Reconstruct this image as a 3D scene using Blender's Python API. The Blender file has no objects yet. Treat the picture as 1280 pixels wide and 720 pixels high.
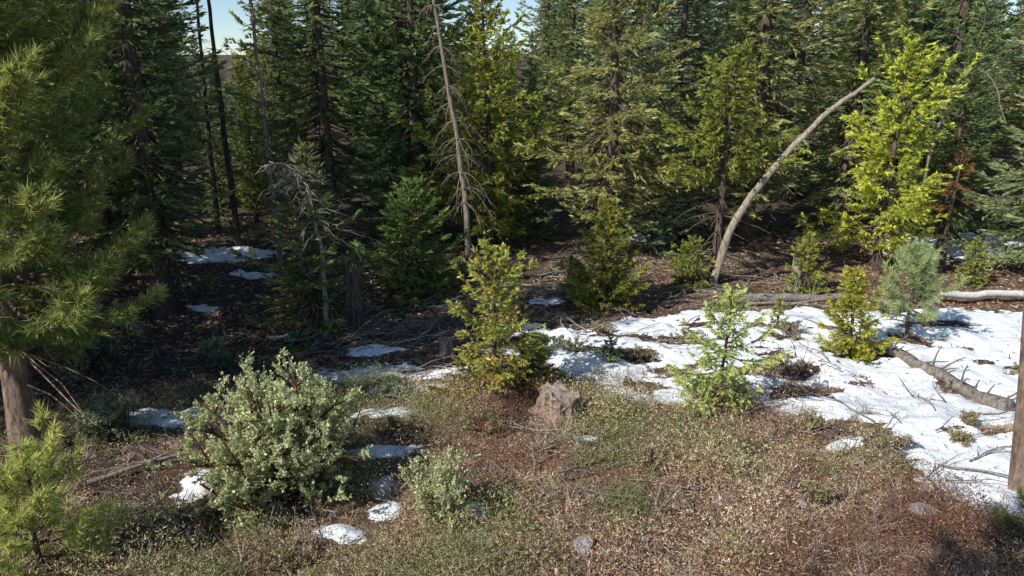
import bpy, math, numpy as np
from mathutils import Vector
rng = np.random.default_rng(7)
scene = bpy.context.scene
TAU = 2*math.pi

# ------------------------------------------------------------------ noise
_perm = np.random.default_rng(3).permutation(256)
_val = np.random.default_rng(4).random(256)
def vnoise(x, y, s=0):
    x = np.asarray(x, float)+s*17.3; y = np.asarray(y, float)+s*9.1
    xi = np.floor(x).astype(int); yi = np.floor(y).astype(int)
    fx = x-xi; fy = y-yi
    fx = fx*fx*(3-2*fx); fy = fy*fy*(3-2*fy)
    def g(a, b): return _val[_perm[(_perm[a & 255]+b) & 255]]
    return (g(xi, yi)*(1-fx)+g(xi+1, yi)*fx)*(1-fy)+(g(xi, yi+1)*(1-fx)+g(xi+1, yi+1)*fx)*fy
def fbm(x, y, s=0, o=4):
    r = 0; a = .5; n = 0
    for i in range(o):
        r = r+a*vnoise(x*2**i, y*2**i, s+i); n += a; a *= .5
    return r/n
def sstep(a, b, x):
    t = np.clip((x-a)/(b-a), 0, 1); return t*t*(3-2*t)

def height(x, y):
    x = np.asarray(x, float); y = np.asarray(y, float)
    h = .45*(fbm(x*.16, y*.16, 1, 3)-.5)
    h = h+.3*(1-sstep(12.5, 15.5, y))*sstep(-4, 0, x)
    h = h-.5*np.exp(-((x+8)/4.5)**2-((y-18)/5)**2)
    h = h+.30*(fbm(x*1.1, y*1.1, 5, 3)-.5)
    h = h+np.clip(y-50, 0, None)*.03
    return h
def hz(x, y): return float(height(x, y))

# ------------------------------------------------------------------ mesh builder
class MB:
    def __init__(s):
        s.v = []; s.c = []; s.t = []; s.tm = []; s.q = []; s.qm = []; s.n = 0
    def add(s, v, col, tris=None, quads=None, mat=0):
        v = np.asarray(v, float); m = len(v)
        col = np.asarray(col, float)
        if col.ndim == 1: col = np.tile(col, (m, 1))
        s.v.append(v); s.c.append(col)
        if tris is not None and len(tris):
            s.t.append(np.asarray(tris)+s.n); s.tm.append(np.full(len(tris), mat))
        if quads is not None and len(quads):
            s.q.append(np.asarray(quads)+s.n); s.qm.append(np.full(len(quads), mat))
        s.n += m
    def mesh(s, name, mats, smooth=False):
        me = bpy.data.meshes.new(name)
        V = np.concatenate(s.v); C = np.concatenate(s.c)
        T = np.concatenate(s.t) if s.t else np.zeros((0, 3), int)
        Q = np.concatenate(s.q) if s.q else np.zeros((0, 4), int)
        M = np.concatenate(s.tm+s.qm)
        me.vertices.add(len(V)); me.vertices.foreach_set('co', V.astype(np.float32).ravel())
        loops = np.concatenate([T.ravel(), Q.ravel()]).astype(np.int32)
        me.loops.add(len(loops)); me.loops.foreach_set('vertex_index', loops)
        st = np.concatenate([np.arange(len(T))*3, len(T)*3+np.arange(len(Q))*4]).astype(np.int32)
        me.polygons.add(len(st)); me.polygons.foreach_set('loop_start', st)
        me.polygons.foreach_set('material_index', M.astype(np.int32))
        for m in mats: me.materials.append(m)
        a = me.color_attributes.new('Col', 'FLOAT_COLOR', 'POINT')
        a.data.foreach_set('color', np.c_[C, np.ones(len(C))].astype(np.float32).ravel())
        me.update(calc_edges=True)
        sm = (M != 0) if not smooth else np.ones(len(M), bool)
        me.polygons.foreach_set('use_smooth', sm)
        return me
def norm(a):
    return a/(np.linalg.norm(a, axis=-1, keepdims=True)+1e-9)
def rvec(r, n): return norm(r.normal(size=(n, 3)))

def tube(mb, pts, rad, sides=6, col=(1, 1, 1), mat=1, cap=False, rough=0., r=None):
    pts = np.asarray(pts, float); n = len(pts)
    rad = np.broadcast_to(np.asarray(rad, float), (n,))
    T = norm(np.gradient(pts, axis=0))
    ref = np.array([0, 0, 1.]) if abs(T[:, 2]).mean() < .8 else np.array([1., 0, 0])
    A = norm(np.cross(T, ref)); B = np.cross(T, A)
    th = np.arange(sides)/sides*TAU
    rr = rad[:, None]*np.ones((n, sides))
    if rough and r is not None:
        rr = rr*(1+rough*(r.random((1, sides))-.5)+rough*.7*(r.random((n, sides))-.5))
    V = pts[:, None]+rr[..., None]*(np.cos(th)[None, :, None]*A[:, None]+np.sin(th)[None, :, None]*B[:, None])
    i = np.arange(n-1)[:, None]*sides; j = np.arange(sides)[None]; k = (j+1) % sides
    Q = np.stack([i+j, i+k, i+sides+k, i+sides+j], -1).reshape(-1, 4)
    V = V.reshape(-1, 3); T3 = []
    if cap:
        V = np.r_[V, pts[:1], pts[-1:]]; a = len(V)-2
        for jj in range(sides):
            T3.append((a, (jj+1) % sides, jj)); T3.append((a+1, (n-1)*sides+jj, (n-1)*sides+(jj+1) % sides))
    mb.add(V, col, quads=Q, tris=T3, mat=mat)

def needles(mb, r, P, D, L, W, col, mat=0, flat=0.):
    n = len(P)
    R = rvec(r, n)
    if flat: R = norm(R*(1-flat)+np.array([0, 0, 1.])*flat)
    S = norm(np.cross(D, R))*(np.asarray(W)/2)[:, None]
    V = np.stack([P-S, P+S, P+D*np.asarray(L)[:, None]], 1).reshape(-1, 3)
    mb.add(V, np.repeat(col, 3, axis=0), tris=np.arange(3*n).reshape(-1, 3), mat=mat)
def leaves(mb, r, P, D, L, W, col, mat=0):
    n = len(P)
    S = norm(np.cross(D, rvec(r, n)))*(W/2)[:, None]
    L = L[:, None]
    V = np.stack([P, P+D*L*.5+S, P+D*L, P+D*L*.5-S], 1).reshape(-1, 3)
    mb.add(V, np.repeat(col, 4, axis=0), quads=np.arange(4*n).reshape(-1, 4), mat=mat)

# ------------------------------------------------------------------ materials
def mat_new(name):
    m = bpy.data.materials.new(name); m.use_nodes = True
    nt = m.node_tree; nt.nodes.clear()
    return m, nt, nt.nodes, nt.links
def foliage_mat(name, transl=.35, rough=.55, spec=.3, var=.3, gain=1.):
    m, nt, N, Lk = mat_new(name)
    out = N.new('ShaderNodeOutputMaterial')
    at = N.new('ShaderNodeAttribute'); at.attribute_name = 'Col'
    oi = N.new('ShaderNodeObjectInfo')
    mr = N.new('ShaderNodeMapRange'); mr.inputs[3].default_value = gain*(1-var); mr.inputs[4].default_value = gain*(1+var)
    Lk.new(oi.outputs['Random'], mr.inputs[0])
    hs = N.new('ShaderNodeHueSaturation')
    mh = N.new('ShaderNodeMapRange'); mh.inputs[3].default_value = .48; mh.inputs[4].default_value = .505
    Lk.new(oi.outputs['Random'], mh.inputs[0]); Lk.new(mh.outputs[0], hs.inputs['Hue'])
    Lk.new(mr.outputs[0], hs.inputs['Value'])
    Lk.new(at.outputs['Color'], hs.inputs['Color'])
    p = N.new('ShaderNodeBsdfPrincipled'); p.inputs['Roughness'].default_value = rough
    p.inputs['Specular IOR Level'].default_value = spec
    Lk.new(hs.outputs[0], p.inputs['Base Color'])
    if transl > 0:
        t = N.new('ShaderNodeBsdfTranslucent'); Lk.new(hs.outputs[0], t.inputs['Color'])
        mx = N.new('ShaderNodeMixShader'); mx.inputs[0].default_value = transl
        Lk.new(p.outputs[0], mx.inputs[1]); Lk.new(t.outputs[0], mx.inputs[2]); Lk.new(mx.outputs[0], out.inputs[0])
    else: Lk.new(p.outputs[0], out.inputs[0])
    return m
def bark_mat(name, c1, c2, scale=6, zs=.2, bump=.6):
    m, nt, N, Lk = mat_new(name)
    out = N.new('ShaderNodeOutputMaterial'); p = N.new('ShaderNodeBsdfPrincipled')
    p.inputs['Roughness'].default_value = .9; p.inputs['Specular IOR Level'].default_value = .2
    tc = N.new('ShaderNodeTexCoord'); mp = N.new('ShaderNodeMapping'); mp.inputs['Scale'].default_value = (1, 1, zs)
    Lk.new(tc.outputs['Object'], mp.inputs[0])
    no = N.new('ShaderNodeTexNoise'); no.inputs['Scale'].default_value = scale; no.inputs['Detail'].default_value = 6
    no.inputs['Roughness'].default_value = .7
    Lk.new(mp.outputs[0], no.inputs[0])
    cr = N.new('ShaderNodeValToRGB'); cr.color_ramp.elements[0].position = .35; cr.color_ramp.elements[1].position = .68
    cr.color_ramp.elements[0].color = (*c1, 1); cr.color_ramp.elements[1].color = (*c2, 1)
    Lk.new(no.outputs[0], cr.inputs[0])
    at = N.new('ShaderNodeAttribute'); at.attribute_name = 'Col'
    mu = N.new('ShaderNodeMix'); mu.data_type = 'RGBA'; mu.blend_type = 'MULTIPLY'; mu.inputs[0].default_value = 1
    Lk.new(cr.outputs[0], mu.inputs[6]); Lk.new(at.outputs['Color'], mu.inputs[7])
    Lk.new(mu.outputs[2], p.inputs['Base Color'])
    b = N.new('ShaderNodeBump'); b.inputs['Strength'].default_value = bump; b.inputs['Distance'].default_value = .04
    Lk.new(no.outputs[0], b.inputs['Height']); Lk.new(b.outputs[0], p.inputs['Normal'])
    Lk.new(p.outputs[0], out.inputs[0])
    return m
M_fol = foliage_mat('needle_foliage', transl=.42, gain=3.1, var=.22)
M_broad = foliage_mat('manzanita_leaf', transl=.3, rough=.4, spec=.5, var=.1, gain=2.2)
M_litter = foliage_mat('dry_litter', transl=.08, rough=.85, spec=.1, var=0, gain=1.65)
M_bark = bark_mat('conifer_bark', (.045, .032, .025), (.20, .15, .12), 14, .25)
M_grey = bark_mat('weathered_wood', (.12, .105, .09), (.40, .36, .31), 16, .3)
M_red = bark_mat('manzanita_bark', (.08, .03, .02), (.22, .09, .055), 10, .3)
M_pbark = bark_mat('pine_bark', (.07, .048, .035), (.38, .27, .20), 9, .35, .9)

# ------------------------------------------------------------------ conifers
FIR = dict(c0=(.040, .060, .025), c1=(.135, .162, .060), ang=.9, nl=.17, nw=.06, nstep=.045, spread=.45, droop=.12, up=.25, e_top=.9, e_bot=-.35)
CED = dict(c0=(.062, .078, .018), c1=(.185, .205, .042), ang=.8, nl=.15, nw=.07, nstep=.035, spread=.75, droop=.45, up=.35, e_top=1.1, e_bot=-.15)
PIN = dict(c0=(.045, .060, .018), c1=(.14, .16, .045), ang=.75, nl=.24, nw=.026, nstep=.018, spread=.6, droop=-.15, up=.4, e_top=1.1, e_bot=-.1)

def conifer(mb, r, H, base=.15, R=2.5, nb=220, st=FIR, tw=10., scale=1., trunk_r=None, lean=(0, 0), power=.8,
            dead=12, gap=.25, side_bias=None, twl=.32, rust=0., topR=.05, dens=1., pine=False):
    tr = trunk_r or H*.014+.02
    zz = np.linspace(-.3, H, 14)
    f = np.clip(zz/H, 0, 1)
    wob = r.normal(0, .012*H, 2)
    def axis(z):
        f = np.asarray(z)/H
        return np.stack([lean[0]*f*H+wob[0]*np.sin(f*5), lean[1]*f*H+wob[1]*np.sin(f*4), np.asarray(z)*np.ones_like(f)], -1)
    rad = tr*(1-f)**.8+.012
    rad[0] *= 1.35; rad[1] *= 1.1
    tube(mb, axis(zz), rad, 10, (1, 1, 1), 1, rough=.12, r=r)
    for _ in range(dead):      # bare dead limbs below and inside the crown
        z = r.uniform(.08, max(base+.15, .3))*H; a = r.uniform(0, TAU); l = R*r.uniform(.25, .8)
        s = np.linspace(0, 1, 5)[:, None]; d = np.array([math.cos(a), math.sin(a), r.uniform(-.4, .2)])
        p = axis(z)+d*l*s+np.array([0, 0, -.25*l])*s*s+r.normal(0, .02*l, (5, 3))*s
        tube(mb, p, np.linspace(.03, .006, 5)*scale, 4, (1.3, 1.2, 1.1), 1)
    c0 = np.array(st['c0']); c1 = np.array(st['c1'])
    for i in range(nb):
        t = (i+r.random())/nb
        t = 1-(1-t)**.9
        z = H*(base+(1-base)*t)
        prof = (1-t)**power*min(1, .55+t*3.5)+topR
        L = R*prof*r.uniform(.55, 1.12)
        if r.random() < gap*.5: L *= .5
        a = i*2.399+r.normal(0, .35)
        L *= 1+gap*.5*math.sin(a*2+t*9+wob[0]*40)
        e = st['e_bot']+(st['e_top']-st['e_bot'])*t**1.5+r.normal(0, .12)
        dh = np.array([math.cos(a), math.sin(a), 0.]); z0 = axis(z)
        def curve(s):
            s = np.asarray(s)[:, None]
            return z0+dh*(L*math.cos(e))*s+np.array([0, 0, 1.])*(L*math.sin(e)*s+st['up']*L*.5*s**2.2-.12*L*np.sin(s*3.1))
        tube(mb, curve(np.linspace(0, 1, 5)), np.linspace(.012+.012*L, .004, 5)*scale**.5, 3, (.8, .8, .8), 1)
        n = max(4, int(tw*(L+.25)/scale*dens))
        s = r.uniform(.12, 1, n)**.85
        P = curve(s); T = norm(curve(s+.02)-P)
        sd = np.where(r.random(n) < .5, -1, 1.)[:, None]
        S = np.cross(T, [0, 0, 1.]); S = norm(S)*sd
        ang = st['ang']*r.uniform(.5, 1.15, n)[:, None]
        D = norm(T*np.cos(ang)+S*np.sin(ang)+np.array([0, 0, -1.])*st['droop']*r.uniform(.2, 1.4, (n, 1))+r.normal(0, .12, (n, 3)))
        l = (twl*L*(1.15-s)+.16*scale)*r.uniform(.6, 1.2, n)
        if st['nw'] < .03:
            k = max(8, int(22*dens))
            q = l[:, None]*r.uniform(.45, 1, (n, k))
        else:
            k = max(4, int(np.mean(l)/(st['nstep']*scale)*dens)+2)
            q = l[:, None]*r.uniform(.02, 1, (n, k))
        PP = (P[:, None]+D[:, None]*q[..., None]).reshape(-1, 3)
        DD = norm(np.repeat(D, k, 0)+rvec(r, n*k)*st['spread']*(1.5 if st['nw'] < .03 else 1))
        m = n*k
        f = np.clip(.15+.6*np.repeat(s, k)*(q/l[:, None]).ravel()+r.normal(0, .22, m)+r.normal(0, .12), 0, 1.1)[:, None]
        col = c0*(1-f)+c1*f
        if rust:
            rb = (np.repeat(r.random(n) < rust*(1.2-t), k))[:, None]
            col = np.where(rb, np.array([.15, .085, .03])*r.uniform(.5, 1.3, (m, 1)), col)
        sc = scale
        needles(mb, r, PP, DD, st['nl']*sc*r.uniform(.6, 1.3, m), st['nw']*sc*r.uniform(.6, 1.3, m), col, 0)

def put(name, me, x, y, rz=0, s=1, z=None, parent=None):
    o = bpy.data.objects.new(name, me); scene.collection.objects.link(o)
    o.location = (x, y, hz(x, y) if z is None else z); o.rotation_euler = (0, 0, rz)
    o.scale = (s, s, s) if np.isscalar(s) else s
    if parent: o.parent = parent
    return o
def tree(name, x, y, H, seed, bark=None, **k):
    mb = MB(); conifer(mb, np.random.default_rng(seed), H, **k)
    return put(name, mb.mesh(name, [M_fol, bark or M_bark]), x, y)

# ------------------------------------------------------------------ snow mask (world metres)
poly = np.array([(.4, 18.0), (2.7, 19.8), (5.6, 20.6), (8.6, 21.0), (14.8, 20.8), (26, 21.4), (30, 9), (14, 8.0), (8.6, 9.4), (6.9, 10.7),
                 (7.4, 12.9), (6.7, 13.5), (5.4, 14.0), (5.0, 14.7), (3.7, 14.5), (2.2, 14.8), (1.4, 16.2)], float)
def sdpoly(x, y):
    d = np.full(x.shape, 1e9); ins = np.zeros(x.shape, bool)
    for i in range(len(poly)):
        a = poly[i]; b = poly[(i+1) % len(poly)]
        e = b-a; wx = x-a[0]; wy = y-a[1]
        t = np.clip((wx*e[0]+wy*e[1])/(e@e), 0, 1)
        d = np.minimum(d, np.hypot(wx-e[0]*t, wy-e[1]*t))
        c = ((a[1] > y) != (b[1] > y)) & (x < (b[0]-a[0])*(y-a[1])/(b[1]-a[1]+1e-12)+a[0])
        ins ^= c
    return np.where(ins, d, -d)
ell = [(-7.8, 14.9, 1.4, .38), (-7.0, 14.4, 1.2, .28), (-3.8, 16.8, 1.5, .42), (-2.6, 12.5, .85, .24), (-2.3, 15.4, 1.0, .3), (-5.6, 11.4, .32, .55), (-2.6, 9.9, .36, .24),
       (-2.1, 10.5, .2, .3), (-2.3, 11.5, .18, .36), (-.65, 10.3, .26, .2), (1.6, 12.5, .3, .17), (-12.0, 28.7, 2.3, 1.1), (-5.9, 20, 1.1, .45), (-3.6, 18.2, .7, .3),
       (5.5, 31, .9, .8), (19, 29.5, 3.2, 2.2), (-9.5, 26, .7, .4), (1.0, 18.8, 1.1, .35), (1.0, 21.6, .6, .3), (6.2, 12.4, .4, .2), (-2.9, 14.2, .8, .2), (.2, 19.5, .7, .25), (-1.6, 16.4, .8, .3), (-9.8, 22.5, .6, .25), (-.3, 17.6, .6, .25), (-4.9, 15.6, .6, .25), (-.5, 9.6, .2, .14)]
holes = [(3.0, 17.2, .9, .4), (4.6, 18.4, 1.1, .45), (6.4, 16.3, 1.1, .55), (2.6, 18.6, .7, .35), (7.4, 18.5, .7, .35), (8.9, 17.4, 1.1, .45), (3.0, 15.6, .6, .35), (10.6, 18.4, .7, .45),
         (12.5, 16.4, .5, .3), (6.6, 15.2, .8, .4), (9.3, 12.7, .4, .25), (4.7, 15.0, .6, .6), (12.0, 19.6, 1.2, .3), (5.3, 19.6, .9, .25), (1.9, 17.5, .7, .25), (3.9, 16.4, .6, .25), (5.4, 17.4, .5, .25), (9.9, 15.4, .3, .5), (7.9, 15.9, .3, .15), (6.9, 19.6, .6, .2), (9.0, 19.4, .6, .2)]
qh = np.random.default_rng(8)
holes += [(qh.uniform(2, 12), qh.uniform(12, 20), qh.uniform(.12, .45), qh.uniform(.08, .2)) for _ in range(34)]
def snowmask(x, y):
    x = np.asarray(x, float); y = np.asarray(y, float)
    m = np.clip(sdpoly(x, y), -3, 1.2)
    m = np.minimum(m, .2+.42*sstep(3, 9, x)+.5*(fbm(x*.4, y*.4, 77, 2)-.3)*2)
    for cx, cy, rx, ry in ell:
        d = 1-np.sqrt(((x-cx)/rx)**2+((y-cy)/ry)**2)
        m = np.maximum(m, np.where(d > 0, d*min(rx, ry)-.03, np.clip(d*.5, -3, 0)-.03))
    for cx, cy, rx, ry in holes:
        d = np.sqrt(((x-cx)/rx)**2+((y-cy)/ry)**2)-1
        m = np.minimum(m, d*min(rx, ry)*1.2)
    n = (fbm(x*1.1, y*1.6, 21, 3)-.5)*1.2+(fbm(x*4, y*6.5, 25, 4)-.5)*1.4
    return m+n*np.clip(.45+m*.6, .3, .75)
def axis_pts(a, b, step, lo, hi, g=1.14):
    c = list(np.arange(a, b, step)); s = step; v = c[-1]
    while v < hi: s *= g; v += s; c.append(v)
    s = step; v = a
    while v > lo: s *= g; v -= s; c.insert(0, v)
    return np.array(c)
def grid_mesh(X, Y, Z, keep=None):
    ny, nx = X.shape
    V = np.stack([X, Y, Z], -1).reshape(-1, 3)
    i = np.arange(ny-1)[:, None]*nx+np.arange(nx-1)[None]
    Q = np.stack([i, i+1, i+nx+1, i+nx], -1).reshape(-1, 4)
    if keep is not None:
        k = keep.reshape(-1)[Q].any(1); Q = Q[k]
        u, inv = np.unique(Q, return_inverse=True); V = V[u]; Q = inv.reshape(-1, 4)
    return V, Q

# ground
gx = axis_pts(-16, 20, .12, -500, 500); gy = axis_pts(6, 30, .12, -300, 900)
X, Y = np.meshgrid(gx, gy); Z = height(X, Y)
V, Q = grid_mesh(X, Y, Z)
x, y = V[:, 0], V[:, 1]
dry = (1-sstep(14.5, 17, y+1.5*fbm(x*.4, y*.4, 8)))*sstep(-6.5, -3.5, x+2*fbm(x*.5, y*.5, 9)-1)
sunlit_floor = sstep(-2, 2, x)*sstep(19, 21, y)*(1-sstep(27, 31, y))*sstep(.3, .6, fbm(x*.5, y*.7, 90, 3))  # lighter floor tone painted in where sun falls between the trees
red = np.maximum(.8*sstep(.46, .62, fbm(x*.55, y*.8, 31, 3)), np.exp(-((x-.4)/1.9)**2-((y-12.0)/2.0)**2))*(.2+.8*dry)
mb = MB(); mb.add(V, np.stack([np.maximum(dry, sunlit_floor*.9), red, np.zeros_like(dry)], -1), quads=Q, mat=0)
m, nt, N, Lk = mat_new('forest_floor')
out = N.new('ShaderNodeOutputMaterial'); p = N.new('ShaderNodeBsdfPrincipled'); p.inputs['Roughness'].default_value = .95; p.inputs['Specular IOR Level'].default_value = .1
tc = N.new('ShaderNodeTexCoord')
def noise(sc, det=6, ro=.65):
    n = N.new('ShaderNodeTexNoise'); n.inputs['Scale'].default_value = sc; n.inputs['Detail'].default_value = det; n.inputs['Roughness'].default_value = ro
    Lk.new(tc.outputs['Object'], n.inputs[0]); return n
def ramp(src, pts):
    c = N.new('ShaderNodeValToRGB'); e = c.color_ramp.elements
    while len(e) < len(pts): e.new(.5)
    for k, (q, cc) in enumerate(pts): e[k].position = q; e[k].color = (*cc, 1)
    Lk.new(src, c.inputs[0]); return c
n1 = noise(5, 8, .75); n2 = noise(30, 4, .7); n3 = noise(.7, 4)
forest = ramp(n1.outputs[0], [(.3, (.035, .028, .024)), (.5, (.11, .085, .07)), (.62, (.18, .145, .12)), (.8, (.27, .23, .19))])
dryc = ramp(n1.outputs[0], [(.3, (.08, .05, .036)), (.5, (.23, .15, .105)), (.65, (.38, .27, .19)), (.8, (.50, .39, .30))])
redc = ramp(n2.outputs[0], [(.3, (.14, .065, .04)), (.7, (.48, .26, .17))])
at = N.new('ShaderNodeAttribute'); at.attribute_name = 'Col'; sp = N.new('ShaderNodeSeparateColor'); Lk.new(at.outputs['Color'], sp.inputs[0])
def mix(f, a, b, bt='MIX'):
    q = N.new('ShaderNodeMix'); q.data_type = 'RGBA'; q.blend_type = bt
    if isinstance(f, float): q.inputs[0].default_value = f
    else: Lk.new(f, q.inputs[0])
    Lk.new(a, q.inputs[6]); Lk.new(b, q.inputs[7]); return q.outputs[2]
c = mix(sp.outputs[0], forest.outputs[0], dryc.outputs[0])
mm = N.new('ShaderNodeMath'); mm.operation = 'MULTIPLY'; mm.inputs[1].default_value = .8; Lk.new(sp.outputs[1], mm.inputs[0])
c = mix(mm.outputs[0], c, redc.outputs[0])
sp2 = ramp(n2.outputs[0], [(.35, (.55, .55, .55)), (.7, (1.4, 1.4, 1.4))])
c = mix(1., c, sp2.outputs[0], 'MULTIPLY')
Lk.new(c, p.inputs['Base Color'])
b = N.new('ShaderNodeBump'); b.inputs['Strength'].default_value = .9; b.inputs['Distance'].default_value = .08
Lk.new(n2.outputs[0], b.inputs['Height']); Lk.new(b.outputs[0], p.inputs['Normal']); Lk.new(p.outputs[0], out.inputs[0])
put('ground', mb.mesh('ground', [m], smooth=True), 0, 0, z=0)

# snow
xs = np.arange(-16, 26, .05); ys = np.arange(8, 33, .05)
X, Y = np.meshgrid(xs, ys); S = snowmask(X, Y)
Z = height(X, Y)+np.clip(S, -.05, .4)*.24*np.clip(1.2-S, .5, 1)+.05*(fbm(X*2.2, Y*2.2, 40, 3)-.5)+.022*(fbm(X*9, Y*9, 41, 2)-.5)+.002
V, Q = grid_mesh(X, Y, Z, S > -.03)
mb = MB(); mb.add(V, (1, 1, 1), quads=Q)
m, nt, N, Lk = mat_new('old_snow')
out = N.new('ShaderNodeOutputMaterial'); p = N.new('ShaderNodeBsdfPrincipled'); p.inputs['Roughness'].default_value = .6
tc = N.new('ShaderNodeTexCoord')
a1 = noise(1.4, 8, .7); a2 = noise(38, 3, .7)
base = ramp(a1.outputs[0], [(.3, (.74, .78, .83)), (.5, (.89, .92, .95)), (.8, (.92, .94, .97))])
dirt = ramp(a2.outputs[0], [(.34, (.40, .34, .29)), (.40, (1, 1, 1))])
Lk.new(mix(1., base.outputs[0], dirt.outputs[0], 'MULTIPLY'), p.inputs['Base Color'])
b = N.new('ShaderNodeBump'); b.inputs['Strength'].default_value = .35; b.inputs['Distance'].default_value = .04
a3 = noise(9, 6, .6); Lk.new(a3.outputs[0], b.inputs['Height']); Lk.new(b.outputs[0], p.inputs['Normal'])
Lk.new(p.outputs[0], out.inputs[0])
put('snow', mb.mesh('snow', [m], smooth=True), 0, 0, z=0)

# ------------------------------------------------------------------ ground cover brush (one object)
mb = MB(); r = np.random.default_rng(11)
def scatter(n, x0, x1, y0, y1):
    return r.uniform(x0, x1, n), r.uniform(y0, y1, n)
pal = np.array([(.15, .085, .055), (.27, .175, .11), (.43, .32, .21), (.37, .29, .165), (.25, .225, .10), (.15, .18, .07)])
def tonecol(cx, cy, n):
    tone = .5+1.5*(fbm(cx*.7, cy*.8, 60, 3)-.5)+r.normal(0, .10, n)+.13*(1-sstep(-4, -1, cx))-.15*np.exp(-((cx-.4)/2)**2-((cy-12)/2)**2)
    ti = np.clip((tone-.26)/.52*5, 0, 4.99); i0 = ti.astype(int); ft = (ti-i0)[:, None]
    return (pal[i0]*(1-ft)+pal[i0+1]*ft)*r.uniform(.6, 1.25, (n, 1))
def bareness(cx, cy):
    return np.clip(np.exp(-((cx-.3)/1.5)**2-((cy-11.9)/1.5)**2)+.8*np.exp(-((cx-2)/1.6)**2-((cy-9.0)/.8)**2)+1.3*sstep(.48, .57, fbm(cx*.9, cy*1.1, 88, 3)), 0, 1)
cx, cy = scatter(4000, -10, 11, 7.2, 17.5)
lim = np.abs(cx) < cy*.78+1
dn = fbm(cx*.6, cy*.6, 50, 3); sn = snowmask(cx, cy)
fall = 1-sstep(14, 17, cy+1.2*(fbm(cx*.8, cy*.8, 51)-.5))
leftdark = sstep(-8.5, -4.5, cx+2*(dn-.5))*.8+.2
ok = lim & (sn < -.08) & (r.random(len(cx)) < sstep(.3, .55, dn)*fall*leftdark*(1-.92*bareness(cx, cy))+.04)
cx, cy = cx[ok], cy[ok]; n = len(cx); cc = tonecol(cx, cy, n)
Rm = np.clip(r.gamma(1.7, .17, n), .07, .85)*(.7+.8*sstep(.4, .75, fbm(cx*1.3, cy*1.3, 61, 2)))
Kc = (60+1500*Rm**1.8).astype(int)
idx = np.repeat(np.arange(n), Kc); m_ = len(idx); print('brush tris', m_)
U = rvec(r, m_); U[:, 2] = np.abs(U[:, 2])
lump = .75+.6*vnoise(cx[idx]*3+U[:, 0]*3, cy[idx]*3+U[:, 1]*3, 5)
rad = Rm[idx]*r.uniform(.35, 1.1, m_)*lump
off = U*rad[:, None]*np.array([1, 1, .8])
P = np.stack([cx[idx]+off[:, 0], cy[idx]+off[:, 1], np.zeros(m_)], -1)
P[:, 2] = height(P[:, 0], P[:, 1])+off[:, 2]
D = norm(U*.7+rvec(r, m_)*.9+[0, 0, .15])
L = r.uniform(.02, .085, m_)
col = cc[idx]*r.uniform(.35, 1.5, (m_, 1))
needles(mb, r, P, D, L, r.uniform(.007, .019, m_), col)
# wiry woody plants: arching bare stems with little leaves
cx, cy = scatter(2600, -9, 10, 7.4, 16.5)
ok = (snowmask(cx, cy) < .0) & (np.abs(cx) < cy*.78+1) & (r.random(len(cx)) < 1-.6*bareness(cx, cy)); cx = cx[ok]; cy = cy[ok]; n = len(cx)
K = 26; hgt = np.repeat(np.clip(r.gamma(2.2, .12, n), .1, .7), K); i_ = np.repeat(np.arange(n), K); m_ = n*K
D = rvec(r, m_); D[:, 2] = abs(D[:, 2])*.8+.35; D = norm(D)
P0 = np.stack([cx[i_], cy[i_], height(cx[i_], cy[i_])], -1)+r.normal(0, .05, (m_, 3))*[1, 1, 0]
stemc = np.array([(.30, .25, .20)])*np.repeat(r.uniform(.4, 1.4, n), K)[:, None]*r.uniform(.6, 1.3, (m_, 1))
Ls = hgt*r.uniform(.5, 1.2, m_)
needles(mb, r, P0, D, Ls, r.uniform(.006, .014, m_), stemc)
lf = tonecol(cx, cy, n)*1.05
k2 = 6; P2 = np.repeat(P0, k2, 0)+np.repeat(D*Ls[:, None], k2, 0)*r.uniform(.3, 1, (m_*k2, 1))
leafy = np.repeat(r.random(n) < .6, K*k2); P2 = P2[leafy]; q2 = len(P2)
needles(mb, r, P2, norm(rvec(r, q2)+[0, 0, .4]), r.uniform(.02, .05, q2), r.uniform(.008, .02, q2), np.repeat(np.repeat(lf, K, 0), k2, 0)[leafy]*r.uniform(.5, 1.4, (q2, 1)))
put('ground_cover_brush', mb.mesh('ground_cover_brush', [M_litter]), 0, 0, z=0)

# litter: needles, leaves and twigs lying on the soil (one object)
mb = MB()
for n, box, sz in ((150000, (-11, 11, 7.2, 17), .85), (110000, (-20, 22, 15, 36), 1.9)):
    lx, ly = scatter(n, *box)
    ok = (np.abs(lx) < ly*.8+1) & (snowmask(lx, ly) < r.normal(-.02, .08, n)+(r.random(n) < .04)*2)
    lx, ly = lx[ok], ly[ok]; n = len(lx)
    sm_ = snowmask(lx, ly)
    P = np.stack([lx, ly, height(lx, ly)+.02+np.clip(sm_, 0, .4)*.24], -1)
    D = rvec(r, n); D[:, 2] *= .25; D = norm(D)
    q = r.random(n)
    col = np.where((q < .35)[:, None], (.21, .11, .07), np.where((q < .65)[:, None], (.25, .18, .125), np.where((q < .88)[:, None], (.06, .045, .035), (.38, .32, .26))))*r.uniform(.5, 1.4, (n, 1))
    needles(mb, r, P, D, r.uniform(.03, .12, n)*sz, r.uniform(.008, .03, n)*sz, col, flat=.5)
put('forest_litter', mb.mesh('forest_litter', [M_litter]), 0, 0, z=0)

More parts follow.
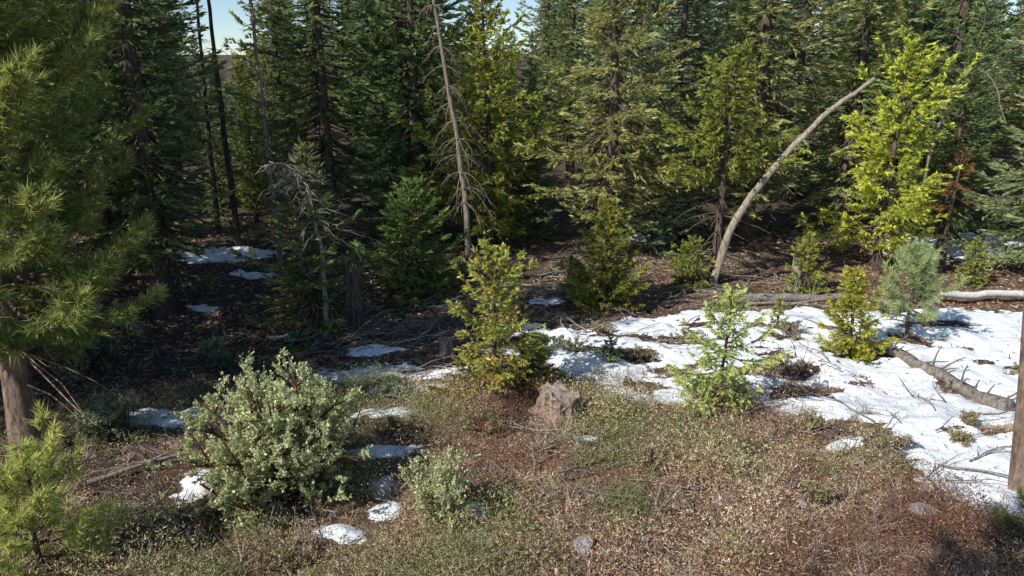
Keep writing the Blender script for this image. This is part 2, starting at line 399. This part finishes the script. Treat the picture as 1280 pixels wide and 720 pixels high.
# fallen sticks (one object)
mb = MB()
def stick(x, y, l, a, w, col=(1, 1, 1), lift=.05, bend=.12, z1=0):
    s = np.linspace(-.5, .5, 7); bx = r.normal(0, bend)*l
    px = x+np.cos(a)*l*s-np.sin(a)*bx*(s*s*4-1)*.3; py = y+np.sin(a)*l*s+np.cos(a)*bx*(s*s*4-1)*.3
    pz = height(px, py)+lift+z1*(s+.5)+r.normal(0, .012, 7)
    tube(mb, np.stack([px, py, pz], -1), np.linspace(w, w*.4, 7), 5, col, 0)
    if l > .7:
        for _ in range(3):
            k = r.integers(1, 6); e = a+r.choice([-1, 1])*r.uniform(.5, 1); t = np.linspace(0, l*r.uniform(.12, .3), 4)
            tube(mb, np.stack([px[k]+np.cos(e)*t, py[k]+np.sin(e)*t, pz[k]+t*r.uniform(0, .6)], -1), np.linspace(w*.5, w*.2, 4), 4, col, 0)
for _ in range(520):
    x = r.uniform(-9, 10); y = r.uniform(8.5, 27)
    if abs(x) > y*.75: continue
    stick(x, y, r.uniform(.3, 1.3), r.uniform(0, 3.14), r.uniform(.006, .02), np.ones(3)*r.uniform(.4, 1.4), r.uniform(.03, .2), .15, r.uniform(0, .2))
for _ in range(190):
    x = r.normal(-3.2, 1.9); y = r.normal(18.9, 1.9)
    stick(x, y, r.uniform(.4, 2.0), r.uniform(-.9, 1.4), r.uniform(.006, .022), np.ones(3)*r.uniform(.5, 1.5), r.uniform(.03, .2), .2, r.uniform(-.1, .3))
for _ in range(80):
    stick(r.uniform(0, 9), r.uniform(21, 28), r.uniform(.5, 2.4), r.uniform(-.7, .7), r.uniform(.01, .03), np.ones(3)*r.uniform(.7, 1.5), r.uniform(.03, .2), .15, r.uniform(-.1, .3))
for x, y, l, a, w in ((-6.7, 12.0, 2.0, .55, .06), (8.2, 10.9, 1.8, -.5, .025), (8.6, 11.6, 1.2, .3, .02), (-5.9, 9.9, .9, -.3, .02), (8.3, 20.9, 3, -.1, .05), (6.1, 21, 2, .3, .04), (7.6, 10.7, 1.6, -.15, .012), (-5.2, 10.0, .9, -.5, .018)):
    stick(x, y, l, a, w, (1, 1, 1), .1, .15, .1)
put('fallen_branches', mb.mesh('fallen_branches', [M_grey], smooth=True), 0, 0, z=0)

# ------------------------------------------------------------------ logs, stumps, rocks
def log(name, a, b, r0, r1, mat, seed, stubs=6):
    q = np.random.default_rng(seed); mb = MB(); s = np.linspace(0, 1, 22)[:, None]
    p = np.array(a)*(1-s)+np.array(b)*s+q.normal(0, .02, (22, 3))
    p[:, 0] += .12*np.sin(s[:, 0]*5); p[:, 2] = height(p[:, 0], p[:, 1])+np.linspace(r0, r1, 22)*.8+(a[2]*(1-s)+b[2]*s)[:, 0]
    tube(mb, p, np.linspace(r0, r1, 22), 11, (1, 1, 1), 0, cap=True, rough=.35, r=q)
    d = norm(p[-1]-p[0])
    for _ in range(stubs):
        k = q.integers(1, 21); v = norm(np.cross(d, rvec(q, 1)[0])); v[2] = abs(v[2]); l = q.uniform(.15, .8)
        t = np.linspace(0, 1, 4)[:, None]
        tube(mb, p[k]+v*l*t+d*.3*l*t*t, np.linspace(.03, .01, 4), 5, (.9, .9, .9), 0)
    put(name, mb.mesh(name, [mat], smooth=True), 0, 0, z=0)
M_log = bark_mat('log_bark', (.07, .055, .045), (.36, .31, .27), 12, .5)
M_pale = bark_mat('bleached_wood', (.45, .43, .40), (.80, .78, .75), 12, .5)
log('fallen_log', (9.2, 18.0, .05), (10.5, 13.9, .05), .11, .15, M_log, 1, 16)
log('fallen_log', (13.0, 21.6, .25), (19.5, 21.9, .2), .10, .09, M_pale, 2, 5)
log('fallen_log', (6.8, 21.8, .0), (10.6, 21.9, .1), .14, .10, M_grey, 3, 7)
log('fallen_log', (-2.2, 23.4, .0), (1.5, 24.6, .1), .12, .09, M_bark, 4, 5)
log('fallen_log', (-6.6, 17.9, .0), (-3.4, 19.4, .1), .1, .06, M_bark, 5, 8)

def stump(name, x, y, R, H, seed, mat, jag=.06, lean=0.):
    q = np.random.default_rng(seed); mb = MB(); S = 44; lv = 14
    th = np.arange(S)/S*TAU; lob = 1+.13*np.cos(3*th+q.uniform(0, 6))+.08*np.cos(5*th+q.uniform(0, 6))+.06*np.cos(11*th)+q.normal(0, .05, S)
    tilt = .16*H*np.cos(th-q.uniform(0, 6)); top = jag*q.normal(0, 1, S)+tilt
    V = []
    for i in range(lv):
        f = i/(lv-1); rr = R*(1+.7*(1-f)**3*(1+.5*np.cos(4*th+1)))*(1+(lob-1)*(1.8-f))+q.normal(0, .02, S)*R*2
        z = -.15+(H+.15+top)*f
        V.append(np.stack([rr*np.cos(th)+lean*f, rr*np.sin(th), z*np.ones(S)], -1))
    for k in (.8, .6, .35):
        V.append(np.stack([R*k*lob*np.cos(th)+lean, R*k*lob*np.sin(th), H+tilt*k+q.normal(0, jag*.5, S)-.04], -1))
    V.append(np.array([[lean, 0, H-.05]])); V = np.concatenate(V); n = lv+3
    i = np.arange(lv-1)[:, None]*S; j = np.arange(S)[None]; k = (j+1) % S
    Q = np.stack([i+j, i+k, i+S+k, i+S+j], -1).reshape(-1, 4)
    mb.add(V, (1, 1, 1), quads=Q, mat=0)
    i = np.arange(lv-1, n-1)[:, None]*S
    Q2 = np.stack([i+j, i+k, i+S+k, i+S+j], -1).reshape(-1, 4)
    j = np.arange(S); T = np.stack([np.full(S, n*S), (n-1)*S+j, (n-1)*S+(j+1) % S], -1)
    mb.n -= len(V); mb.q.append(Q2+mb.n); mb.qm.append(np.full(len(Q2), 1)); mb.t.append(T+mb.n); mb.tm.append(np.full(S, 1)); mb.n += len(V)
    put(name, mb.mesh(name, [mat, M_cut], smooth=False), x, y)
M_cut = bark_mat('sawn_wood', (.22, .17, .13), (.62, .50, .41), 12, 1., .5)
M_rot = bark_mat('rotten_stump_wood', (.12, .08, .06), (.50, .36, .28), 14, .25, .9)
stump('tree_stump', 1.0, 13.5, .36, .55, 5, M_rot, .04)
stump('tree_stump', .75, 15.3, .2, .38, 6, M_rot, .08)
stump('tree_stump', 2.05, 22.6, .2, 1.15, 7, M_bark, .07)
stump('tree_stump', -4.6, 20.2, .2, 1.7, 8, M_bark, .15, .05)
stump('tree_stump', 9.4, 23.2, .17, .9, 9, M_grey, .15)
stump('tree_stump', -1.7, 17.6, .16, .45, 10, M_grey, .08)
M_rock = bark_mat('granite', (.20, .20, .205), (.52, .52, .53), 9, 1., .5)
def rock(x, y, s, seed):
    import bmesh
    q = np.random.default_rng(seed); bm = bmesh.new(); bmesh.ops.create_icosphere(bm, subdivisions=3, radius=1)
    pl = [(rvec(q, 1)[0], q.uniform(.5, .85)) for _ in range(9)]
    for v in bm.verts:
        c = np.array(v.co)
        for nn, d in pl:
            e = c@nn-d
            if e > 0: c = c-nn*e
        c = c*(1+q.normal(0, .012)); v.co = c*[1.2, .9, .7]
    me = bpy.data.meshes.new('rock'); bm.to_mesh(me); bm.free(); me.materials.append(M_rock)
    a = me.color_attributes.new('Col', 'FLOAT_COLOR', 'POINT'); a.data.foreach_set('color', np.ones(len(me.vertices)*4, np.float32))
    put('rock', me, x, y, q.uniform(0, 6), s, z=hz(x, y)+s*.25)
qr = np.random.default_rng(5)
rocks = [(1.05, 9.15, .2), (6.5, 10.0, .22), (2.9, 9.3, .08), (3.1, 9.8, .06), (2.0, 9.4, .07), (-1.7, 9.0, .1), (4.6, 10.9, .06), (1.5, 10.6, .06), (.2, 9.3, .07), (7.9, 13.3, .09), (5.6, 12.2, .07), (3.3, 10.4, .05), (-3.0, 8.9, .08), (-.5, 10.9, .05), (1.3, 12.6, .06)]
rocks += [(qr.uniform(-2.5, 6), qr.uniform(9, 12.5), qr.uniform(.03, .07)) for _ in range(22)]
for i, (x, y, s) in enumerate(rocks): rock(x, y, s, 100+i)

# ------------------------------------------------------------------ shrubs
MANZ = ((.13, .14, .06), (.36, .37, .21)); DARKB = ((.06, .08, .045), (.16, .20, .12))
def shrub(name, x, y, W, H, seed, nst=16, nl=16000, ls=.045, pal=MANZ, upright=.3, dense=.5):
    q = np.random.default_rng(seed); mb = MB(); tips = []
    for i in range(nst):
        a = q.uniform(0, TAU); rr = W*.5*q.uniform(.1, 1)**.6*q.uniform(.7, 1.05); hh = H*(1-.6*(rr/(W*.5))**2)*q.uniform(.5, 1.02)
        e = np.array([math.cos(a)*rr, math.sin(a)*rr*.9, hh]); s = np.linspace(0, 1, 7)[:, None]
        p = e*s+np.array([0, 0, 1])*.18*H*np.sin(s*3.14)*(-1 if q.random() < .3 else .5)+q.normal(0, .03*W/3, (7, 3))*s
        tube(mb, p, np.linspace(.035, .008, 7)*W/3, 5, (1, 1, 1), 1)
        for k in range(9):
            f = q.uniform(.3, 1); b0 = p[min(6, int(f*6))]; d = norm(e*np.array([.8, .8, .6])/H+rvec(q, 1)[0]*.8+[0, 0, .4])
            l = q.uniform(.15, .42)*H*.7; pp = b0+d*l*np.linspace(0, 1, 4)[:, None]
            tube(mb, pp, np.linspace(.012, .004, 4)*W/3, 3, (1, 1, 1), 1)
            tips.append((b0, d, l))
    B = np.array([t[0] for t in tips]); D = np.array([t[1] for t in tips]); Ls = np.array([t[2] for t in tips])
    m = len(B)*6; idx = np.repeat(np.arange(len(B)), 6)
    b1 = B[idx]+D[idx]*Ls[idx][:, None]*q.uniform(.4, 1, (m, 1)); d1 = norm(D[idx]+rvec(q, m)*.8+[0, 0, .35]); l1 = q.uniform(.08, .26, m)*min(1, H/1.6)
    w = q.random(m)**2+.15; pr = w/w.sum()
    j = q.choice(m, nl, p=pr)
    P = b1[j]+d1[j]*(l1[j]*q.uniform(.0, 1, nl))[:, None]+q.normal(0, .012, (nl, 3))
    P[:, 2] = np.abs(P[:, 2])+.03
    LD = norm(d1[j]*.5+rvec(q, nl)*.9+[0, 0, upright])
    f = np.clip(q.normal(.4, .25, nl)+.3*(P[:, 2]/H-.5), 0, 1)[:, None]
    col = np.array(pal[0])*(1-f)+np.array(pal[1])*f
    leaves(mb, q, P, LD, ls*q.uniform(.7, 1.3, nl), ls*.62*q.uniform(.7, 1.3, nl), col)
    put(name, mb.mesh(name, [M_broad, M_red]), x, y)
shrub('manzanita_bush', -4.0, 11.2, 4.1, 2.3, 1, nst=72, nl=68000, ls=.055)
shrub('manzanita_bush', -1.2, 9.9, 1.5, 1.35, 2, nst=16, nl=8500, ls=.045)
shrub('manzanita_bush', -8.2, 13.4, 1.8, 1.0, 3, nst=14, nl=6500, ls=.055, pal=DARKB)
shrub('manzanita_bush', -7.6, 17.8, 1.2, 1.0, 4, nst=12, nl=3500, ls=.055, pal=DARKB)
shrub('manzanita_bush', -10.6, 16.8, 3.2, 1.7, 5, nst=18, nl=11000, ls=.07, pal=DARKB)
shrub('manzanita_bush', -2.6, 14.9, .9, .5, 6, nst=10, nl=2200, ls=.05, pal=DARKB)
shrub('manzanita_bush', 4.0, 11.2, .45, .5, 7, nst=8, nl=700, ls=.04)
shrub('manzanita_bush', .9, 17.3, 1.6, .6, 8, nst=10, nl=2500, ls=.05, pal=DARKB)
for i, (x, y, w, h) in enumerate([(3.1, 17.1, 1.2, .3), (4.7, 18.4, 1.4, .35), (6.5, 16.3, 1.3, .3), (2.4, 18.7, 1.2, .3), (8.3, 12.2, .5, .3), (7.6, 18.8, 1., .35), (12.1, 16.0, 1., .3), (8.9, 12.9, .4, .3), (5.0, 15.0, 1.2, .3), (9.2, 17.4, 1., .4), (1.6, 17.6, 1.4, .3), (1.4, 14.6, 1.5, .4), (-.1, 16.5, 1.6, .4), (2.2, 13.6, 1.2, .4),
                                  (3.2, 12.8, 1.3, .45), (-.6, 12.9, 1.4, .5), (5.9, 13.0, 1.2, .4), (-2.2, 13.3, 1.2, .45), (2.4, 11.3, 1.1, .45), (4.9, 10.2, 1.2, .45), (-3.3, 9.0, 1.4, .5), (6.9, 12.0, 1.1, .4)]):
    shrub('low_shrub', x, y, w, h, 30+i, nst=14, nl=1400, ls=.04, pal=((.09, .08, .045), (.24, .21, .11)))

# ------------------------------------------------------------------ named near / mid trees
tree('pine_tree', -9.5, 12.9, 15, 21, bark=M_pbark, base=.13, R=3.5, nb=170, st=dict(PIN, c0=(.05, .065, .02), c1=(.17, .19, .055)), tw=11, trunk_r=.25, lean=(-.05, 0), gap=.5, twl=.26, power=.4, dens=1.3, dead=14)
tree('pine_tree', -6.7, 8.9, 1.75, 22, base=.1, R=1.25, nb=32, st=dict(PIN, c0=(.09, .10, .03), c1=(.26, .275, .085)), tw=10, scale=.75, trunk_r=.035, gap=.4, dead=2, dens=1.1, power=.4)
tree('cedar_tree', -.4, 14.6, 3.4, 23, base=.14, R=1.3, nb=74, st=dict(CED, c0=(.08, .09, .02), c1=(.24, .235, .06)), tw=10, scale=.62, trunk_r=.055, rust=.3, gap=.8, power=.5, dead=8)
tree('fir_tree', .45, 15.2, 1.3, 24, base=.03, R=.8, nb=40, st=CED, tw=12, scale=.6, trunk_r=.03)
tree('fir_tree', -.95, 15.0, 1.1, 25, base=.03, R=.6, nb=30, st=CED, tw=12, scale=.6, trunk_r=.03, rust=.2)
LIME = dict(CED, c0=(.11, .125, .04), c1=(.25, .265, .10))
tree('cedar_tree', 4.4, 14.1, 2.55, 26, base=.06, R=1.25, nb=68, st=LIME, tw=9, scale=.55, trunk_r=.035, gap=.5, power=.6, dead=2)
BRI = dict(CED, c0=(.10, .11, .018), c1=(.27, .27, .042))
MID = dict(CED, c0=(.08, .095, .02), c1=(.22, .235, .05))
tree('cedar_tree', 8.5, 17.3, 2.2, 27, base=.03, R=.9, nb=70, st=BRI, tw=12, scale=.6, trunk_r=.04, power=.65)
PALE = dict(PIN, c0=(.08, .10, .05), c1=(.19, .21, .10))
tree('pine_tree', 10.5, 18.3, 2.3, 28, base=.3, R=1.1, nb=40, st=PALE, tw=11, scale=.7, trunk_r=.04, power=.5)
tree('cedar_tree', 2.8, 21.2, 3.2, 29, base=.02, R=1.35, nb=110, st=MID, tw=11, scale=.75, trunk_r=.06, power=.65)
tree('cedar_tree', 9.6, 23.0, 1.9, 30, base=.03, R=.85, nb=50, st=MID, tw=10, scale=.7)
tree('cedar_tree', 6.0, 23.6, 1.6, 31, base=.03, R=1.0, nb=50, st=CED, tw=10, scale=.7)
tree('cedar_tree', 15.2, 23.3, 1.6, 32, base=.03, R=.6, nb=40, st=CED, tw=10, scale=.7)
tree('cedar_tree', 7.3, 19.0, .9, 33, base=.03, R=.35, nb=24, st=LIME, tw=10, scale=.5)
tree('fir_tree', 2.4, 16.6, .7, 34, base=.03, R=.4, nb=24, st=FIR, tw=10, scale=.5)
tree('fir_tree', -3.2, 22.8, 3.7, 35, base=.02, R=2.0, nb=150, st=dict(FIR, c0=(.045, .07, .02), c1=(.125, .165, .045)), tw=10, scale=.9, trunk_r=.07, power=.65)
tree('fir_tree', -5.7, 20.1, 5.3, 36, base=.03, R=2.1, nb=120, st=dict(FIR, c0=(.045, .055, .02), c1=(.13, .145, .05)), tw=9, trunk_r=.1, gap=.5, dead=60, power=.9)
tree('cedar_tree', -1.0, 29.0, 10.6, 37, base=.1, R=2.9, nb=190, st=MID, tw=9, scale=1.1, trunk_r=.16, gap=.8, power=.5, rust=.02)
tree('pine_tree', 3.4, 27.5, 19, 38, base=.1, R=2.9, nb=280, st=dict(FIR, c0=(.085, .09, .032), c1=(.25, .245, .10)), tw=9, scale=1.1, trunk_r=.2, gap=.6, power=.45, dead=20)
tree('cedar_tree', 6.9, 24.1, 7.4, 39, base=.5, R=2.2, nb=90, st=CED, tw=9, scale=1., trunk_r=.13, gap=.6, dead=26, lean=(.02, 0), power=.5)
tree('cedar_tree', 13.4, 26.0, 7.7, 40, base=.1, R=2.6, nb=120, st=BRI, tw=9, scale=1.05, trunk_r=.15, gap=.9, power=.5, dead=30)
tree('fir_tree', 15.7, 25.8, 4.4, 46, base=.5, R=.9, nb=26, st=FIR, tw=9, scale=.9, rust=2., dead=6)
tree('pine_tree', 17.2, 28.5, 9.5, 41, base=.1, R=2.2, nb=130, st=FIR, tw=9, scale=1.1, gap=.4, power=.6)
tree('fir_tree', 18.6, 25.0, 12, 42, base=.05, R=3.1, nb=170, st=dict(FIR, c0=(.08, .10, .05), c1=(.21, .235, .115)), tw=9, scale=1.1, gap=.5)
tree('pine_tree', 8.45, 10.6, 14, 43, bark=M_pbark, base=.62, R=2.2, nb=60, st=PIN, tw=8, trunk_r=.18, dead=0, lean=(-.14, 0))
tree('pine_tree', 7.7, 9.3, 1.0, 44, base=.1, R=.6, nb=18, st=PIN, tw=9, scale=.6)
tree('pine_tree', -4.8, -.5, 16, 45, bark=M_pbark, base=.5, R=1.9, nb=70, st=PIN, tw=9, trunk_r=.2, gap=.5, power=.5)  # unseen pine beside the camera, added to shade the lower right foreground

# dead snags
def snag(name, x, y, pts, r0, r1, seed, nbr=40, bl=1.2, droop=-.6, mat=None, zmin=.3, cap=(1, 1, 1)):
    q = np.random.default_rng(seed); mb = MB(); pts = np.array(pts, float)
    t = np.linspace(0, len(pts)-1, 22); P = np.stack([np.interp(t, range(len(pts)), pts[:, k]) for k in range(3)], -1)
    for _ in range(2): P[1:-1] = (P[:-2]+P[1:-1]*2+P[2:])/4
    P += q.normal(0, .015, P.shape)
    tube(mb, P, np.linspace(r0, r1, 22), 8, cap, 1, rough=.12, r=q)
    for _ in range(nbr):
        k = q.uniform(zmin, 1)*21; b0 = P[int(k)]; a = q.uniform(0, TAU); l = bl*q.uniform(.3, 1)*(1.15-k/24)
        s = np.linspace(0, 1, 6)[:, None]; d = np.array([math.cos(a), math.sin(a), q.uniform(-.2, .3)])
        p = b0+d*l*s+np.array([0, 0, droop])*l*s*s+q.normal(0, .03, (6, 3))*s
        tube(mb, p, np.linspace(.022, .005, 6), 3, np.array(cap)*q.uniform(.7, 1.1), 1)
        for _ in range(4):
            j = q.integers(2, 6); e = norm(d*.6+rvec(q, 1)[0]*.7+[0, 0, droop]); ll = l*q.uniform(.15, .4)
            tube(mb, p[j]+e*ll*np.linspace(0, 1, 3)[:, None], np.linspace(.009, .003, 3), 3, np.array(cap)*.9, 1)
    put(name, mb.mesh(name, [M_fol, mat or M_grey]), x, y)
snag('dead_tree', -1.5, 25.0, [(0, 0, -.2), (-.1, 0, 3), (-.7, 0, 7), (-1.35, 0, 11.5)], .12, .03, 1, nbr=110, bl=1.7, droop=-.9, cap=(1., .92, .85))
snag('dead_tree', 6.75, 23.6, [(0, 0, -.2), (.4, 0, 2.0), (1.6, .0, 3.9), (3.0, 0, 5.5), (4.5, 0, 6.7)], .15, .06, 2, nbr=18, bl=.7, droop=-.3, cap=(1.3, 1.2, 1.05), zmin=.5)
snag('dead_tree', 14.8, 25.6, [(0, .8, -.2), (-.1, .5, 4), (.0, 0, 6.2), (.7, 0, 7.1), (1.5, 0, 6.6), (2.1, 0, 5.2)], .06, .02, 3, nbr=18, bl=.5, droop=-.5, cap=(1, .95, .85))
snag('dead_tree', -9.0, 27.5, [(0, 0, -.2), (-.1, 0, 5), (-.25, 0, 12)], .12, .04, 4, nbr=60, bl=1.3, droop=-.5, cap=(1.1, 1.05, 1))
snag('dead_tree', -5.3, 19.7, [(0, 0, 0), (.05, .0, 2.5), (-.3, 0, 4.6), (-1.2, 0, 5.0)], .08, .02, 5, nbr=150, bl=1.9, droop=-.3, zmin=.45, cap=(1.4, 1.35, 1.3))
snag('dead_tree', -11.5, 30, [(0, 0, -.2), (-.1, 0, 6), (-.2, 0, 14)], .15, .04, 6, nbr=40, bl=1.2, droop=-.4, cap=(.35, .3, .27))
snag('dead_tree', -13.5, 33, [(0, 0, -.2), (.1, 0, 6), (.3, 0, 13)], .13, .04, 7, nbr=40, bl=1.2, droop=-.4, cap=(.4, .35, .3))

# ------------------------------------------------------------------ forest made of shared tree meshes
lib = []
OL = dict(FIR, c0=(.065, .075, .028), c1=(.205, .205, .08)); BL = dict(FIR, c0=(.055, .075, .045), c1=(.16, .185, .105))  # olive and bluish fir tones, paler in colour to suggest background haze
specs = [(FIR, 20, .10, 3.1, 270, .7), (FIR, 17, .04, 2.9, 240, .7), (BL, 22, .22, 2.8, 230, .55), (OL, 19, .08, 2.8, 260, .55),
         (CED, 15, .08, 2.8, 200, .5), (BL, 16, .03, 3.2, 240, .8)]
for i, (st, H, ba, R, nb, pw) in enumerate(specs):
    mb = MB(); conifer(mb, np.random.default_rng(200+i), H, base=ba, R=R, nb=nb, st=st, tw=7, scale=1.6, power=pw, gap=.6, dead=22, dens=1.)
    lib.append((mb.mesh('forest_conifer', [M_fol, M_bark]), H))
front = [(-10.9, 21.8, 0, .95), (-13.6, 24.5, 0, .9), (-13.8, 28.5, 2, .9), (-7.2, 29, 0, .95), (-5.0, 32, 1, 1.1), (-3.9, 29.5, 0, .8), (-16.5, 20.5, 1, 1.),
         (-15.5, 15.5, 0, .95), (-19, 17, 2, 1.), (-17, 11.5, 1, .9), (.8, 34, 1, .5), (6.9, 31, 5, .95), (10.2, 31.5, 3, 1.1), (14.8, 32.5, 3, 1.05),
         (18.6, 32, 0, 1.), (23, 31, 3, 1.), (21.5, 23, 5, .9), (.9, 30.5, 5, .42), (5.6, 28.5, 5, .5), (-20, 24, 0, 1.), (-23, 13, 1, 1), (-22, 19.5, 0, 1.1),
         (-22, 7, 0, 1.), (-27, 4, 1, 1.1), (-28, 10, 2, 1.1), (-19, 29, 3, 1.), (-12.6, 35.5, 4, .5), (-14.5, 36, 1, .42), (-15.6, 40, 5, .5), (-13.3, 41, 3, .45), (-17.5, 43, 1, .5), (-15.2, 46, 3, .45)]  # first few here stand out of view, added for more shade at left
for k, (x, y, i, s) in enumerate(front):
    put('fir_tree' if i != 4 else 'cedar_tree', lib[i][0], x, y, k*1.7, s)
root = bpy.data.objects.new('background_forest', None); scene.collection.objects.link(root)
q = np.random.default_rng(99); pts = [(a, b) for a, b, _, _ in front]; cnt = 0
for _ in range(6000):
    yy = 30+q.random()**1.3*140; xx = q.uniform(-.9, .9)*(yy+8)
    md = 3.6+.03*yy
    if min((xx-a)**2+(yy-b)**2 for a, b in pts) < md*md: continue
    ratio = xx/yy; s = q.uniform(.7, 1.25)
    if yy < 36 and abs(xx) < 20: continue
    i = int(q.integers(0, len(lib)))
    if -.44 < ratio < -.32:
        s = (7+yy*.025-max(0, (yy-50)*.03))/lib[i][1]*q.uniform(.8, 1.05)
    elif -.095 < ratio < .04:
        s = (7+yy*.055-max(0, (yy-50)*.03))/lib[i][1]*q.uniform(.65, .95)
    pts.append((xx, yy))
    put('forest_conifer', lib[i][0], xx, yy, q.uniform(0, 6.28), (s*q.uniform(.9, 1.1), s*q.uniform(.9, 1.1), s), parent=root); cnt += 1
    if cnt >= 320: break
print('forest', cnt)

# ------------------------------------------------------------------ light, sky, camera
el = math.radians(39); az = math.atan2(-.79, -.61)
sd = Vector((math.sin(az)*math.cos(el), math.cos(az)*math.cos(el), math.sin(el)))
ld = bpy.data.lights.new('sun', 'SUN'); ld.energy = 5; ld.angle = math.radians(.53); ld.color = (1, .97, .90)
lo = bpy.data.objects.new('sun', ld); scene.collection.objects.link(lo); lo.rotation_euler = sd.to_track_quat('Z', 'Y').to_euler()
w = bpy.data.worlds.new('World'); scene.world = w; w.use_nodes = True; nt = w.node_tree; nt.nodes.clear()
sk = nt.nodes.new('ShaderNodeTexSky'); sk.sky_type = 'NISHITA'; sk.sun_disc = False; sk.sun_elevation = el; sk.sun_rotation = az
sk.dust_density = .2; sk.ozone_density = 2.5; sk.altitude = 1500
bg = nt.nodes.new('ShaderNodeBackground'); bg.inputs[1].default_value = .13; wo = nt.nodes.new('ShaderNodeOutputWorld')
nt.links.new(sk.outputs[0], bg.inputs[0]); nt.links.new(bg.outputs[0], wo.inputs[0])
cd = bpy.data.cameras.new('camera'); cam = bpy.data.objects.new('camera', cd); scene.collection.objects.link(cam)
cd.sensor_width = 36; cd.lens = 25.7; cd.clip_end = 3000
cam.location = (0, 0, 7); cam.rotation_euler = (math.radians(90-16.5), 0, 0)
scene.camera = cam
scene.view_settings.view_transform = 'Standard'; scene.view_settings.look = 'None'; scene.view_settings.exposure = 0
